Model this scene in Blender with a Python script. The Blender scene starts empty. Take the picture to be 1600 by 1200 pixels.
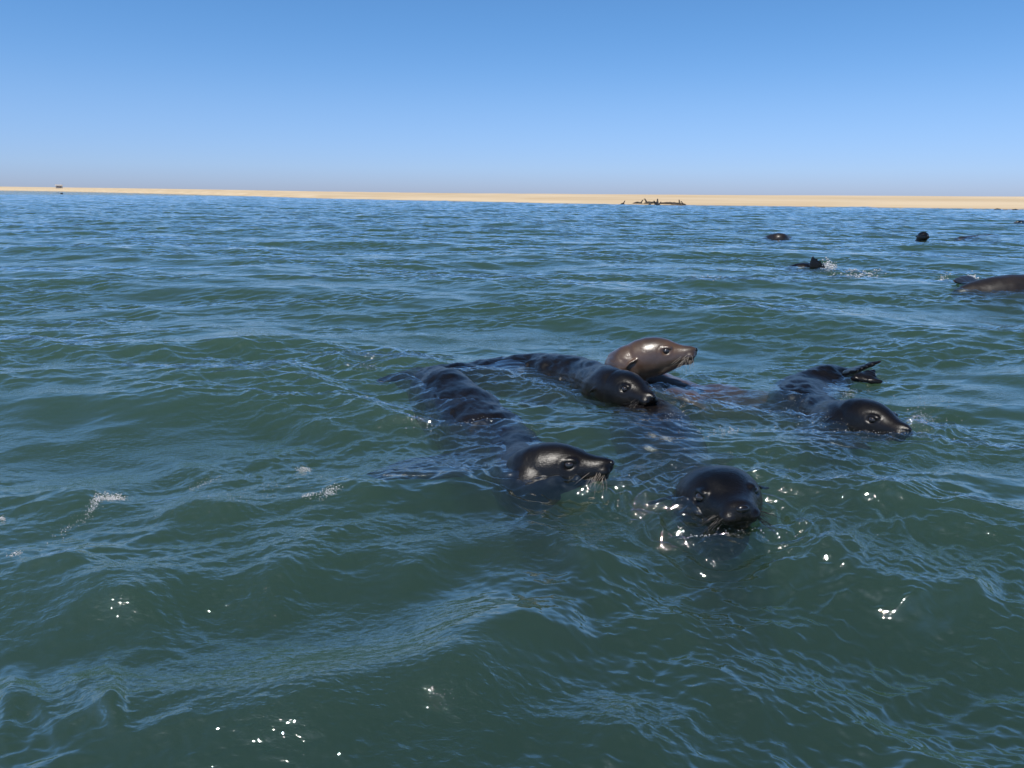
import bpy, bmesh, math, random
import numpy as np
from mathutils import Vector, Matrix, Quaternion

SC = bpy.context.scene
COL = SC.collection
R = math.radians

# ------------------------------------------------------------------ camera, sky, sun, exposure
CAM_H = 0.86
FPX = 1208.0                      # focal length in pixels of the 1600 px wide photograph
PITCH = -math.atan(296.5 / FPX)   # the camera looks a little down
ROLL = R(0.50)
cam_data = bpy.data.cameras.new("camera")
cam_data.sensor_width = 36.0
cam_data.lens = 36.0 * FPX / 1600.0
cam_data.clip_start = 0.05
cam_data.clip_end = 20000.0
cam = bpy.data.objects.new("camera", cam_data)
COL.objects.link(cam)
cam.matrix_world = (Matrix.Translation((0, 0, CAM_H)) @ Matrix.Rotation(math.pi / 2 + PITCH, 4, 'X')
                    @ Matrix.Rotation(ROLL, 4, 'Z'))
SC.camera = cam
CAM_M = cam.matrix_world.copy()

SUN_EL, SUN_AZ = R(64), R(218)    # azimuth clockwise from +Y (the view direction): high, behind and to the left
world = bpy.data.worlds.new("World")
SC.world = world
world.use_nodes = True
nt = world.node_tree
bg = nt.nodes["Background"]
sky = nt.nodes.new("ShaderNodeTexSky")
sky.sky_type = 'NISHITA'
sky.sun_disc = False
sky.sun_elevation = SUN_EL
sky.sun_rotation = SUN_AZ
sky.altitude = 0
sky.air_density = 0.6
sky.dust_density = 0.3
sky.ozone_density = 6.0
# a clear desert coast sky: the Nishita colours graded by height above the horizon
geo = nt.nodes.new("ShaderNodeTexCoord")
sep = nt.nodes.new("ShaderNodeSeparateXYZ")
nt.links.new(geo.outputs["Generated"], sep.inputs[0])
ramp = nt.nodes.new("ShaderNodeValToRGB")
ramp.color_ramp.interpolation = 'B_SPLINE'
STOPS = [(0.0, (0.90, 0.88, 1.12)), (0.03, (1.04, 1.06, 1.28)), (0.09, (1.29, 1.37, 1.45)), (0.14, (1.19, 1.45, 1.55)),
         (0.21, (1.05, 1.54, 1.68)), (0.29, (1.15, 1.55, 1.68)), (0.45, (0.68, 0.84, 0.88)), (1.0, (0.42, 0.50, 0.52))]
while len(ramp.color_ramp.elements) < len(STOPS):
    ramp.color_ramp.elements.new(0.5)
for e, (p, c) in zip(ramp.color_ramp.elements, STOPS):
    e.position = p
    e.color = (c[0] / 2, c[1] / 2, c[2] / 2, 1)
nt.links.new(sep.outputs["Z"], ramp.inputs[0])
grade = nt.nodes.new("ShaderNodeVectorMath"); grade.operation = 'MULTIPLY'
twice = nt.nodes.new("ShaderNodeVectorMath"); twice.operation = 'SCALE'; twice.inputs["Scale"].default_value = 2.0
nt.links.new(ramp.outputs[0], twice.inputs[0])
nt.links.new(sky.outputs[0], grade.inputs[0])
nt.links.new(twice.outputs[0], grade.inputs[1])
nt.links.new(grade.outputs[0], bg.inputs[0])
bg.inputs[1].default_value = 0.10

sun_data = bpy.data.lights.new("sun", 'SUN')
sun_data.energy = 4.4
sun_data.angle = R(0.5)
sun_data.color = (1.0, 0.95, 0.88)
sun = bpy.data.objects.new("sun", sun_data)
COL.objects.link(sun)
sdir = Vector((math.sin(SUN_AZ) * math.cos(SUN_EL), math.cos(SUN_AZ) * math.cos(SUN_EL), math.sin(SUN_EL)))
sun.rotation_euler = (-sdir).to_track_quat('-Z', 'Y').to_euler()
sun.location = sdir * 50

SC.view_settings.view_transform = 'Standard'
SC.view_settings.look = 'None'
SC.view_settings.exposure = 0.0
SC.view_settings.gamma = 1.0
SC.render.engine = 'CYCLES'
SC.cycles.use_denoising = True
SC.cycles.max_bounces = 8
SC.cycles.glossy_bounces = 3
SC.cycles.diffuse_bounces = 2
SC.cycles.transmission_bounces = 4
SC.cycles.transparent_max_bounces = 8
SC.cycles.volume_bounces = 1
SC.cycles.caustics_reflective = False
SC.cycles.sample_clamp_indirect = 6.0
SC.cycles.sample_clamp_direct = 0.0


def ray(px, py):
    """direction through a pixel of the 1600x1200 photograph"""
    v = Vector(((px - 800) / FPX, -(py - 600) / FPX, -1.0))
    return (CAM_M.to_3x3() @ v).normalized()


def ground(px, py, z=0.0):
    d = ray(px, py)
    t = (z - CAM_H) / d.z
    return Vector((d.x * t, d.y * t, z))


def atdist(px, py, y):
    d = ray(px, py)
    t = y / d.y
    return Vector((d.x * t, y, CAM_H + d.z * t))


# ------------------------------------------------------------------ tagging
def tag(o, label=None, category=None, group=None, kind=None):
    if label: o["label"] = label
    if category: o["category"] = category
    if group: o["group"] = group
    if kind: o["kind"] = kind
    return o


def add(name, me, mat=None, parent=None):
    o = bpy.data.objects.new(name, me)
    COL.objects.link(o)
    if mat is not None:
        me.materials.clear()
        me.materials.append(mat)
    if parent is not None:
        o.parent = parent
    return o


def fast_mesh(name, verts, quads, smooth=True):
    me = bpy.data.meshes.new(name)
    n, q = len(verts), len(quads)
    me.vertices.add(n)
    me.vertices.foreach_set("co", np.ascontiguousarray(verts, dtype=np.float32).ravel())
    me.loops.add(q * 4)
    me.loops.foreach_set("vertex_index", np.ascontiguousarray(quads, dtype=np.int32).ravel())
    me.polygons.add(q)
    me.polygons.foreach_set("loop_start", np.arange(0, q * 4, 4, dtype=np.int32))
    if smooth:
        me.polygons.foreach_set("use_smooth", np.ones(q, dtype=bool))
    me.update(calc_edges=True)
    return me


# ------------------------------------------------------------------ materials
def new_mat(name):
    m = bpy.data.materials.new(name)
    m.use_nodes = True
    return m, m.node_tree, m.node_tree.nodes["Principled BSDF"]


# ------------------------------------------------------------------ the water surface: heights as a function of x, y
class Tile:
    """a periodic patch of random waves of a band of wavelengths"""
    def __init__(self, L, N, lmin, lmax, power, direction, spread, seed, rot):
        rng = np.random.default_rng(seed)
        k1 = np.fft.fftfreq(N, d=L / N) * 2 * np.pi
        KX, KY = np.meshgrid(k1, k1, indexing='ij')
        K = np.hypot(KX, KY); K[0, 0] = 1
        kmin, kmax = 2 * np.pi / lmax, 2 * np.pi / lmin
        ang = np.arctan2(KY, KX) - (direction - rot)
        dirw = np.abs(np.cos(ang)) ** spread + 0.10
        band = 1 / (1 + (kmin / K) ** 6) * np.exp(-(K / kmax) ** 2)
        amp = K ** (-power) * dirw * band
        amp[0, 0] = 0
        spec = amp * (rng.normal(size=(N, N)) + 1j * rng.normal(size=(N, N)))
        h = np.fft.ifft2(spec).real
        s = 1 / np.sqrt(np.mean(h * h))
        self.maps = [h * s, np.fft.ifft2(spec * 1j * KX / K).real * s, np.fft.ifft2(spec * 1j * KY / K).real * s]
        self.maps = [m.astype(np.float32) for m in self.maps]
        self.L, self.N, self.rot = L, N, rot

    def sample(self, x, y, which=(0, 1, 2)):
        c, s = math.cos(self.rot), math.sin(self.rot)
        N = self.N
        u = (x * c + y * s) * (N / self.L)
        v = (-x * s + y * c) * (N / self.L)
        iu = np.floor(u).astype(np.int64); iv = np.floor(v).astype(np.int64)
        fu = (u - iu).astype(np.float32); fv = (v - iv).astype(np.float32)
        def w(f):
            return ((1 - f) ** 3 / 6, (3 * f ** 3 - 6 * f ** 2 + 4) / 6, (-3 * f ** 3 + 3 * f ** 2 + 3 * f + 1) / 6, f ** 3 / 6)
        wu, wv = w(fu), w(fv)
        out = [np.zeros_like(fu) for _ in which]
        for a in range(4):
            ia = (iu + a - 1) % N
            for b in range(4):
                idx = ia * N + (iv + b - 1) % N
                ww = wu[a] * wv[b]
                for o, m in zip(out, which):
                    o += ww * self.maps[m].ravel()[idx]
        if len(out) == 3:
            dx, dy = out[1], out[2]
            out[1], out[2] = dx * c - dy * s, dx * s + dy * c
        return out


T_SWELL = Tile(31.0, 512, 0.9, 4.5, 2.2, R(75), 2, 11, R(17))
T_CHOP = Tile(9.7, 512, 0.28, 1.0, 2.6, R(100), 2, 5, R(-23))
T_CHOP2 = Tile(6.1, 512, 0.13, 0.55, 2.1, R(48), 3, 8, R(35))
T_RIP = Tile(2.3, 640, 0.030, 0.20, 2.0, R(112), 2, 21, R(9))
T_CAP = Tile(0.71, 512, 0.011, 0.045, 2.2, R(70), 1, 33, R(-41))
T_PATCH = Tile(13.0, 256, 0.7, 4.0, 2.0, R(20), 1, 44, R(50))

# things that disturb the water: (x, y, radius of the ring source, ripple height, churn)
SOURCES = []


def smooth(e0, e1, x):
    t = np.clip((x - e0) / (e1 - e0), 0, 1)
    return t * t * (3 - 2 * t)


def water_offset(x, y, cell=None):
    """displacement (dx, dy, dz) of the still water point x, y"""
    x = np.asarray(x, dtype=np.float64); y = np.asarray(y, dtype=np.float64)
    r = np.hypot(x, y)
    if cell is None: cell = np.zeros_like(r)
    fade = lambda lam: np.maximum(smooth(1.0, 0.35, cell / lam), 0.55 * smooth(60, 90, r))
    sa, ca = math.sin(R(33)), math.cos(R(33))
    patch = T_PATCH.sample(1.1 * (x * ca + y * sa), 2.6 * (-x * sa + y * ca), (0,))[0]
    calm = smooth(-1.1, 1.3, patch)                         # 0 in slicks, 1 in ruffled water
    near = smooth(0.8, 2.6, r)
    D = [0, 0, 0]
    shore = np.ones_like(r)
    churn = np.zeros_like(r)
    for cx, cy, cr, cs in CHURN:
        churn = churn + cs * np.exp(-((x - cx) ** 2 + (y - cy) ** 2) / cr ** 2)
    calm = calm + churn
    def lay(t, a, chop, f):
        h, dx, dy = t.sample(x, y)
        D[2] = D[2] + a * f * h
        D[0] = D[0] - chop * a * f * dx * -1
        D[1] = D[1] - chop * a * f * dy * -1
    far = 1 - 0.25 * smooth(2.5, 6, r) + 0.25 * smooth(12, 25, r)
    lay(T_SWELL, 0.030 - 0.009 * smooth(1.5, 4.5, r), 0.5, 1.0)
    lay(T_CHOP, 0.0112, 0.95, (0.85 + 0.15 * near) * far)
    lay(T_CHOP2, 0.0084, 0.8, far * (0.45 + 0.6 * calm) * (0.6 + 0.4 * near) * fade(0.16))
    lay(T_RIP, 0.0040, 0.40, (0.22 + 0.95 * calm) * (0.62 + 0.38 * near) * fade(0.06))
    lay(T_CAP, 0.00095, 0.1, (0.15 + 1.0 * calm) * fade(0.018))
    for f in LOCAL:
        h = f(x, y, r)
        D[2] = D[2] + h
    return D


LOCAL = []


def seg_dist(x, y, a, b):
    ax, ay = a; bx, by = b
    vx, vy = bx - ax, by - ay
    t = np.clip(((x - ax) * vx + (y - ay) * vy) / (vx * vx + vy * vy + 1e-9), 0, 1)
    return np.hypot(x - ax - t * vx, y - ay - t * vy)


def disturb(a, b, width, lam, amp, reach, bow=None):
    """rings that spread from a body lying between a and b, half as wide as width"""
    def f(x, y, r):
        cx, cy = (a[0] + b[0]) / 2, (a[1] + b[1]) / 2
        R2 = math.hypot(a[0] - b[0], a[1] - b[1]) / 2 + width + reach * 4
        out = np.zeros_like(x)
        m = np.hypot(x - cx, y - cy) < R2
        xm, ym = x[m], y[m]
        wob = 0.03 * np.sin(xm * 23 + ym * 11) + 0.02 * np.sin(ym * 37 - xm * 15)
        d = seg_dist(xm, ym, a, b) - width + wob
        e = np.exp(-np.maximum(d, 0) / reach) * smooth(-0.03, 0.03, d)
        h = amp * e * np.cos(2 * np.pi * d / lam * (1 - 0.25 * np.clip(d, 0, 1)))
        if bow:
            bx, by, br, bh = bow
            q = np.hypot(xm - bx, ym - by)
            h = h + bh * np.exp(-(q / br) ** 2)
        out[m] = h
        return out
    LOCAL.append(f)


def ridge(ax, ay, bx, by, w, h):
    """a low crest between two points of the water"""
    a, b = ground(ax, ay), ground(bx, by)
    vx, vy = b.x - a.x, b.y - a.y
    L2 = vx * vx + vy * vy
    def f(x, y, r):
        t = ((x - a.x) * vx + (y - a.y) * vy) / L2
        n = ((x - a.x) * -vy + (y - a.y) * vx) / math.sqrt(L2)
        n = n + 0.05 * np.sin(t * 7 + ax) + 0.02 * np.sin(t * 19 + ay)
        n = np.where(n > 0, n * 0.75, n * 1.1)
        return 1.05 * h * np.exp(-(n / w) ** 2) * np.exp(-np.maximum(np.abs(t - .5) * 2 - .45, 0) ** 2 * 5) * (1 + .3 * np.sin(t * 11 + bx))
    LOCAL.append(f)


for q in ((400, 1200, 900, 930, .12, .042), (60, 1020, 540, 880, .11, .032), (1230, 870, 1660, 1000, .12, .036), (560, 890, 980, 865, .09, .024),
          (880, 1150, 1320, 1100, .07, .018), (0, 910, 440, 800, .10, .026), (760, 1020, 1010, 890, .07, .018), (1150, 905, 1400, 915, .06, .012),
          (1180, 1190, 1560, 1230, .05, .012), (-60, 1180, 200, 1090, .08, .020), (0, 800, 330, 730, .10, .022), (1180, 800, 1600, 760, .10, .016),
          (450, 700, 640, 640, .12, .022), (180, 560, 480, 530, .16, .026), (500, 800, 760, 780, .07, .012)):
    ridge(*q)

CHURN = []          # (x, y, radius, strength): rough, splashed water


def water_z(x, y):
    """height of the surface above a point, chop undone by two fixed point steps"""
    x = np.atleast_1d(np.asarray(x, float)); y = np.atleast_1d(np.asarray(y, float))
    u, v = x.copy(), y.copy()
    for _ in range(4):
        dx, dy, dz = water_offset(u, v)
        u, v = x - dx, y - dy
    return water_offset(u, v)[2]


def build_water():
    NA, NR = 1900, 2330
    # directions: dense in front, a few coarse ones all the way round
    half = R(62)
    core = np.linspace(-half, half, NA)
    rest = np.linspace(half, 2 * math.pi - half, 200)[1:-1]
    th = np.concatenate([core, rest])
    r0, r1 = 0.45, 170.0
    rr = r0 * (r1 / r0) ** (np.linspace(0, 1, NR) ** 0.97)
    far = 170.0 * (6000 / 170.0) ** np.linspace(0, 1, 140)[1:]
    rr = np.concatenate([rr, far])
    TH, RR = np.meshgrid(th, rr, indexing='ij')
    X = np.sin(TH) * RR; Y = np.cos(TH) * RR
    drr = np.gradient(rr)
    dth = np.where(np.abs(th) <= half, core[1] - core[0], rest[1] - rest[0])
    cell = np.maximum(RR * dth[:, None], np.broadcast_to(drr, RR.shape))
    cell = np.where(RR > 60, cell, np.maximum(RR * dth[:, None], 0.6 * drr[None, :]))
    dx, dy, dz = water_offset(X.ravel(), Y.ravel(), cell.ravel())
    fl = (0.3 + 0.7 * smooth(900, 200, RR)).ravel()
    V = np.stack([X.ravel() + dx * fl, Y.ravel() + dy * fl, dz * fl], 1)
    na, nr = len(th), len(rr)
    idx = np.arange(na * nr).reshape(na, nr)
    nxt = np.roll(idx, -1, axis=0)
    Q = np.stack([idx[:, :-1], nxt[:, :-1], nxt[:, 1:], idx[:, 1:]], -1).reshape(-1, 4)
    # closed body of water: rim, side, bottom
    base = len(V)
    rim = V[idx[:, -1]].copy(); rim[:, 2] = -6
    hub = V[idx[:, 0]].copy(); hub[:, 2] = -6
    V = np.concatenate([V, rim, hub, [[0, 0, -6], [0, 0, 0]]])
    a = np.arange(na); b = (a + 1) % na
    side = np.stack([idx[a, -1], idx[b, -1], base + b, base + a], -1)
    bot = np.stack([base + a, base + b, base + na + b, base + na + a], -1)
    cb = base + 2 * na
    V[cb + 1, 2] = V[idx[:, 0], 2].mean()
    e = np.arange(0, na - 1, 2)
    capb = np.stack([base + na + e, base + na + e + 1, base + na + (e + 2) % na, np.full(len(e), cb)], -1)
    capt = np.stack([idx[e, 0], idx[e + 1, 0], idx[(e + 2) % na, 0], np.full(len(e), cb + 1)], -1)[:, ::-1]
    Q = np.concatenate([Q, side, bot, capb, capt])
    return fast_mesh("water", V, Q)


def water_material():
    m = bpy.data.materials.new("sea_water")
    m.use_nodes = True
    t = m.node_tree; N = t.nodes; L = t.links
    N.clear()
    out = N.new("ShaderNodeOutputMaterial")
    mix = N.new("ShaderNodeMixShader")
    fr = N.new("ShaderNodeFresnel"); fr.inputs["IOR"].default_value = 3.0
    tr = N.new("ShaderNodeBsdfTransparent")
    gl = N.new("ShaderNodeBsdfGlossy"); gl.inputs["Roughness"].default_value = 0.03
    gl.inputs["Color"].default_value = (1, 1, 1, 1)
    tc = N.new("ShaderNodeTexCoord")
    mp = N.new("ShaderNodeMapping"); mp.inputs["Scale"].default_value = (1, 1, 1)
    L.new(tc.outputs["Object"], mp.inputs["Vector"])
    mp.inputs["Scale"].default_value = (0.75, 1.25, 1.0); mp.inputs["Rotation"].default_value = (0, 0, R(-25))
    n1 = N.new("ShaderNodeTexNoise"); n1.inputs["Scale"].default_value = 62; n1.inputs["Detail"].default_value = 2.5; n1.inputs["Distortion"].default_value = 0.4
    L.new(mp.outputs[0], n1.inputs["Vector"])
    # cat's paws: patches where the wind roughens the surface
    mpp = N.new("ShaderNodeMapping"); mpp.inputs["Scale"].default_value = (0.7, 2.0, 1.0); mpp.inputs["Rotation"].default_value = (0, 0, R(-30))
    L.new(tc.outputs["Object"], mpp.inputs["Vector"])
    npp = N.new("ShaderNodeTexNoise"); npp.inputs["Scale"].default_value = 1.5; npp.inputs["Detail"].default_value = 3
    L.new(mpp.outputs[0], npp.inputs["Vector"])
    pr = N.new("ShaderNodeMapRange"); pr.inputs[1].default_value = 0.42; pr.inputs[2].default_value = 0.62
    pr.inputs[3].default_value = 0.10; pr.inputs[4].default_value = 0.85
    L.new(npp.outputs["Fac"], pr.inputs[0])
    bp = N.new("ShaderNodeBump"); bp.inputs["Distance"].default_value = 0.0052
    lnn = N.new("ShaderNodeVectorMath"); lnn.operation = 'LENGTH'; L.new(tc.outputs["Object"], lnn.inputs[0])
    mrn = N.new("ShaderNodeMapRange"); mrn.inputs[1].default_value = 3.5; mrn.inputs[2].default_value = 12
    mrn.inputs[3].default_value = 1.0; mrn.inputs[4].default_value = 0.35
    L.new(lnn.outputs["Value"], mrn.inputs[0])
    mst = N.new("ShaderNodeMath"); mst.operation = 'MULTIPLY'; L.new(pr.outputs[0], mst.inputs[0]); L.new(mrn.outputs[0], mst.inputs[1])
    L.new(mst.outputs[0], bp.inputs["Strength"])
    L.new(n1.outputs["Fac"], bp.inputs["Height"])
    # waves too small for the mesh out beyond 60 m
    ln = N.new("ShaderNodeVectorMath"); ln.operation = 'LENGTH'; L.new(tc.outputs["Object"], ln.inputs[0])
    mr = N.new("ShaderNodeMapRange"); mr.inputs[1].default_value = 110; mr.inputs[2].default_value = 200; mr.inputs[4].default_value = 0.9
    L.new(ln.outputs["Value"], mr.inputs[0])
    n2 = N.new("ShaderNodeTexNoise"); n2.inputs["Scale"].default_value = 0.5; n2.inputs["Detail"].default_value = 4; n2.inputs["Roughness"].default_value = 0.6
    mp2 = N.new("ShaderNodeMapping"); mp2.inputs["Scale"].default_value = (0.55, 1.0, 1.0); mp2.inputs["Rotation"].default_value = (0, 0, R(12))
    L.new(tc.outputs["Object"], mp2.inputs["Vector"]); L.new(mp2.outputs[0], n2.inputs["Vector"])
    bp2 = N.new("ShaderNodeBump"); bp2.inputs["Distance"].default_value = 0.45
    L.new(mr.outputs[0], bp2.inputs["Strength"]); L.new(n2.outputs["Fac"], bp2.inputs["Height"]); L.new(bp.outputs[0], bp2.inputs["Normal"])
    bp = bp2
    L.new(bp.outputs[0], fr.inputs["Normal"]); L.new(bp.outputs[0], gl.inputs["Normal"])
    # seen from below, the surface lets the light through
    gm = N.new("ShaderNodeNewGeometry")
    inv = N.new("ShaderNodeMath"); inv.operation = 'SUBTRACT'; inv.inputs[0].default_value = 1.0
    L.new(gm.outputs["Backfacing"], inv.inputs[1])
    fm = N.new("ShaderNodeMath"); fm.operation = 'MULTIPLY'; L.new(fr.outputs[0], fm.inputs[0]); L.new(inv.outputs[0], fm.inputs[1])
    fa = N.new("ShaderNodeMath"); fa.operation = 'MULTIPLY_ADD'; fa.inputs[1].default_value = 0.05
    L.new(gm.outputs["Backfacing"], fa.inputs[0]); L.new(fm.outputs[0], fa.inputs[2])
    fr = fa
    L.new(fr.outputs[0], mix.inputs[0]); L.new(tr.outputs[0], mix.inputs[1]); L.new(gl.outputs[0], mix.inputs[2])
    L.new(mix.outputs[0], out.inputs["Surface"])
    vs = N.new("ShaderNodeVolumeScatter"); vs.inputs["Color"].default_value = (0.31, 0.43, 0.25, 1); vs.inputs["Density"].default_value = 1.15
    vs.inputs["Anisotropy"].default_value = 0.2
    va = N.new("ShaderNodeVolumeAbsorption"); va.inputs["Color"].default_value = (0.40, 0.63, 0.51, 1); va.inputs["Density"].default_value = 2.35
    ad = N.new("ShaderNodeAddShader")
    L.new(vs.outputs[0], ad.inputs[0]); L.new(va.outputs[0], ad.inputs[1])
    L.new(ad.outputs[0], out.inputs["Volume"])
    return m



# ------------------------------------------------------------------ fur seals
def catmull(P, n):
    P = np.asarray(P, float)
    Q = np.concatenate([[2 * P[0] - P[1]], P, [2 * P[-1] - P[-2]]])
    out = []
    m = len(P) - 1
    for i in range(n):
        t = i / (n - 1) * m
        k = min(int(t), m - 1); u = t - k
        p0, p1, p2, p3 = Q[k], Q[k + 1], Q[k + 2], Q[k + 3]
        out.append(0.5 * (2 * p1 + (p2 - p0) * u + (2 * p0 - 5 * p1 + 4 * p2 - p3) * u * u + (3 * p1 - p0 - 3 * p2 + p3) * u ** 3))
    return np.array(out)


class Geo:
    """verts and faces of several closed shapes that overlap"""
    def __init__(self):
        self.v = []; self.f = []; self.n = 0

    def put(self, v, f):
        self.v.append(np.asarray(v, float))
        self.f += [tuple(i + self.n for i in q) for q in f]
        self.n += len(v)

    def rings(self, rings):
        m = len(rings[0]); V = np.concatenate(rings)
        k = len(rings); f = []
        for i in range(k - 1):
            for j in range(m):
                a = i * m + j; b = i * m + (j + 1) % m
                f.append((a, b, b + m, a + m))
        c0, c1 = len(V), len(V) + 1
        V = np.concatenate([V, [rings[0].mean(0)], [rings[-1].mean(0)]])
        for j in range(m):
            f.append((c0, (j + 1) % m, j))
            f.append((c1, (k - 1) * m + j, (k - 1) * m + (j + 1) % m))
        self.put(V, f)

    def tube(self, P, seg=24, n=None, up=(0, 0, 1), flat_up=None, round_ends=True):
        """P: rows of x, y, z, half width, half thickness"""
        P = np.asarray(P, float)
        n = n or max(12, 10 * len(P))
        C = catmull(P, n)
        if round_ends:
            t = np.linspace(0, 1, n)
            e = np.clip(np.minimum(t, 1 - t) * n / 2.5, 0, 1)
            e = np.sqrt(np.clip(1 - (1 - e) ** 2, 0.02, 1))
            C[:, 3] *= e; C[:, 4] *= e
        T = np.gradient(C[:, :3], axis=0)
        T /= np.linalg.norm(T, axis=1)[:, None] + 1e-9
        up = np.asarray(up, float)
        rings = []
        a = np.linspace(0, 2 * np.pi, seg, endpoint=False)
        for c, t in zip(C, T):
            s = np.cross(t, up); s /= np.linalg.norm(s) + 1e-9
            u = np.cross(s, t)
            rings.append(c[:3] + np.outer(np.cos(a) * max(c[3], 1e-4), s) + np.outer(np.sin(a) * max(c[4], 1e-4), u))
        self.rings(rings)

    def ball(self, c, r, seg=16, M=None):
        th = np.linspace(0.12, np.pi - 0.12, seg)
        a = np.linspace(0, 2 * np.pi, seg * 2, endpoint=False)
        rings = []
        for t in th:
            p = np.stack([np.full(len(a), math.cos(t)), np.sin(a) * math.sin(t), np.cos(a) * math.sin(t)], 1) * np.asarray(r)
            if M is not None: p = p @ np.asarray(M).T
            rings.append(p + np.asarray(c))
        self.rings(rings)

    def torus(self, c, nrm, R1, r1, seg=24, squash=1.0):
        nrm = Vector(nrm).normalized()
        q = nrm.to_track_quat('Z', 'Y').to_matrix()
        v = []; f = []
        m = 8
        for i in range(seg):
            A = 2 * math.pi * i / seg
            for j in range(m):
                B = 2 * math.pi * j / m
                p = Vector(((R1 + r1 * math.cos(B)) * math.cos(A), squash * (R1 + r1 * math.cos(B)) * math.sin(A), r1 * math.sin(B)))
                v.append(tuple(q @ p + Vector(c)))
                f.append((i * m + j, ((i + 1) % seg) * m + j, ((i + 1) % seg) * m + (j + 1) % m, i * m + (j + 1) % m))
        self.put(v, f)

    def transform(self, M):
        """apply a 4x4 matrix to all so far"""
        A = np.array(M)
        self.v = [v @ A[:3, :3].T + A[:3, 3] for v in self.v]

    def mesh(self, name, smooth_=True):
        me = bpy.data.meshes.new(name)
        V = np.concatenate(self.v)
        me.from_pydata(V.tolist(), [], self.f)
        if smooth_:
            me.polygons.foreach_set("use_smooth", np.ones(len(me.polygons), dtype=bool))
        me.update()
        return me


def fuse(geo, voxel, iters=6, name="body"):
    """one continuous skin over overlapping shapes"""
    me = geo.mesh(name)
    tmp = bpy.data.objects.new("tmp", me)
    COL.objects.link(tmp)
    bm = bmesh.new(); bm.from_mesh(me)
    bmesh.ops.recalc_face_normals(bm, faces=bm.faces)
    bm.to_mesh(me); bm.free()
    r = tmp.modifiers.new("r", 'REMESH'); r.mode = 'VOXEL'; r.voxel_size = voxel; r.use_smooth_shade = True
    if iters:
        sm = tmp.modifiers.new("s", 'SMOOTH'); sm.factor = 0.5; sm.iterations = iters
    dg = bpy.context.evaluated_depsgraph_get()
    out = bpy.data.meshes.new_from_object(tmp.evaluated_get(dg))
    bpy.data.objects.remove(tmp); bpy.data.meshes.remove(me)
    out.name = name
    return out


# the head, in units of the distance from nose tip (x = 1) to ear (x = 0)
HX = [1.005, 0.985, 0.94, 0.88, 0.80, 0.72, 0.64, 0.55, 0.45, 0.33, 0.18, 0.0, -0.15, -0.28]
HT = [0.03, 0.068, 0.094, 0.105, 0.120, 0.150, 0.195, 0.245, 0.285, 0.310, 0.315, 0.285, 0.22, 0.12]
HB = [-0.05, -0.085, -0.135, -0.170, -0.200, -0.225, -0.255, -0.290, -0.325, -0.36, -0.385, -0.385, -0.34, -0.22]
HW = [0.03, 0.065, 0.105, 0.138, 0.162, 0.180, 0.205, 0.245, 0.285, 0.32, 0.34, 0.33, 0.27, 0.16]
EYE = (0.54, 0.222, 0.085)


def head_geo(ears=True, ear_drop=0.10, eo=0.0):
    g = Geo()
    xs = np.linspace(1.005, -0.28, 60)
    ip = lambda A: np.interp(-xs, [-v for v in HX], A)
    def sm(a):
        b = a.copy()
        for _ in range(2): b[1:-1] = (b[:-2] + 2 * b[1:-1] + b[2:]) / 4
        return b
    T, B, W = sm(ip(HT)), sm(ip(HB)), sm(ip(HW))
    a = np.linspace(0, 2 * np.pi, 56, endpoint=False)
    rings = []
    for x, t, b, w in zip(xs, T, B, W):
        zc = (t + b) / 2 - 0.06 * (t - b)      # widest a little below the middle
        ca, sa = np.cos(a), np.sin(a)
        n = 2.15
        yy = np.sign(ca) * np.abs(ca) ** (2 / n) * w
        zz = np.where(sa > 0, zc + (t - zc) * np.abs(sa) ** (2 / n), zc - (zc - b) * np.abs(sa) ** (2 / n))
        rings.append(np.stack([np.full(len(a), x), yy, zz], 1))
    g.rings(rings)
    for s in (-1, 1):
        g.ball((0.875, s * 0.078, -0.060), (0.110, 0.075, 0.078))          # whisker pads
        g.ball((0.525, s * 0.165, 0.125), (0.12, 0.065, 0.055))            # brow
        g.torus((EYE[0], s * (EYE[1] - 0.016), EYE[2]), (0.38, s * 0.90, 0.24), 0.064, 0.0145, squash=0.78)   # lids
        if ears:
            g.tube([(0.10, s * 0.300, 0.02, 0.030, 0.022), (0.02, s * (0.345 + eo * .4), 0.00, 0.034, 0.020), (-0.06, s * (0.385 + eo), -0.04, 0.028, 0.016),
                    (-0.15, s * (0.41 + 1.8 * eo), -0.04 - ear_drop, 0.010, 0.008)], seg=12, n=16)
    g.ball((0.84, 0, -0.150), (0.10, 0.080, 0.062))                        # chin
    g.ball((0.978, 0, 0.022), (0.040, 0.056, 0.050))                       # nose
    return g


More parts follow.
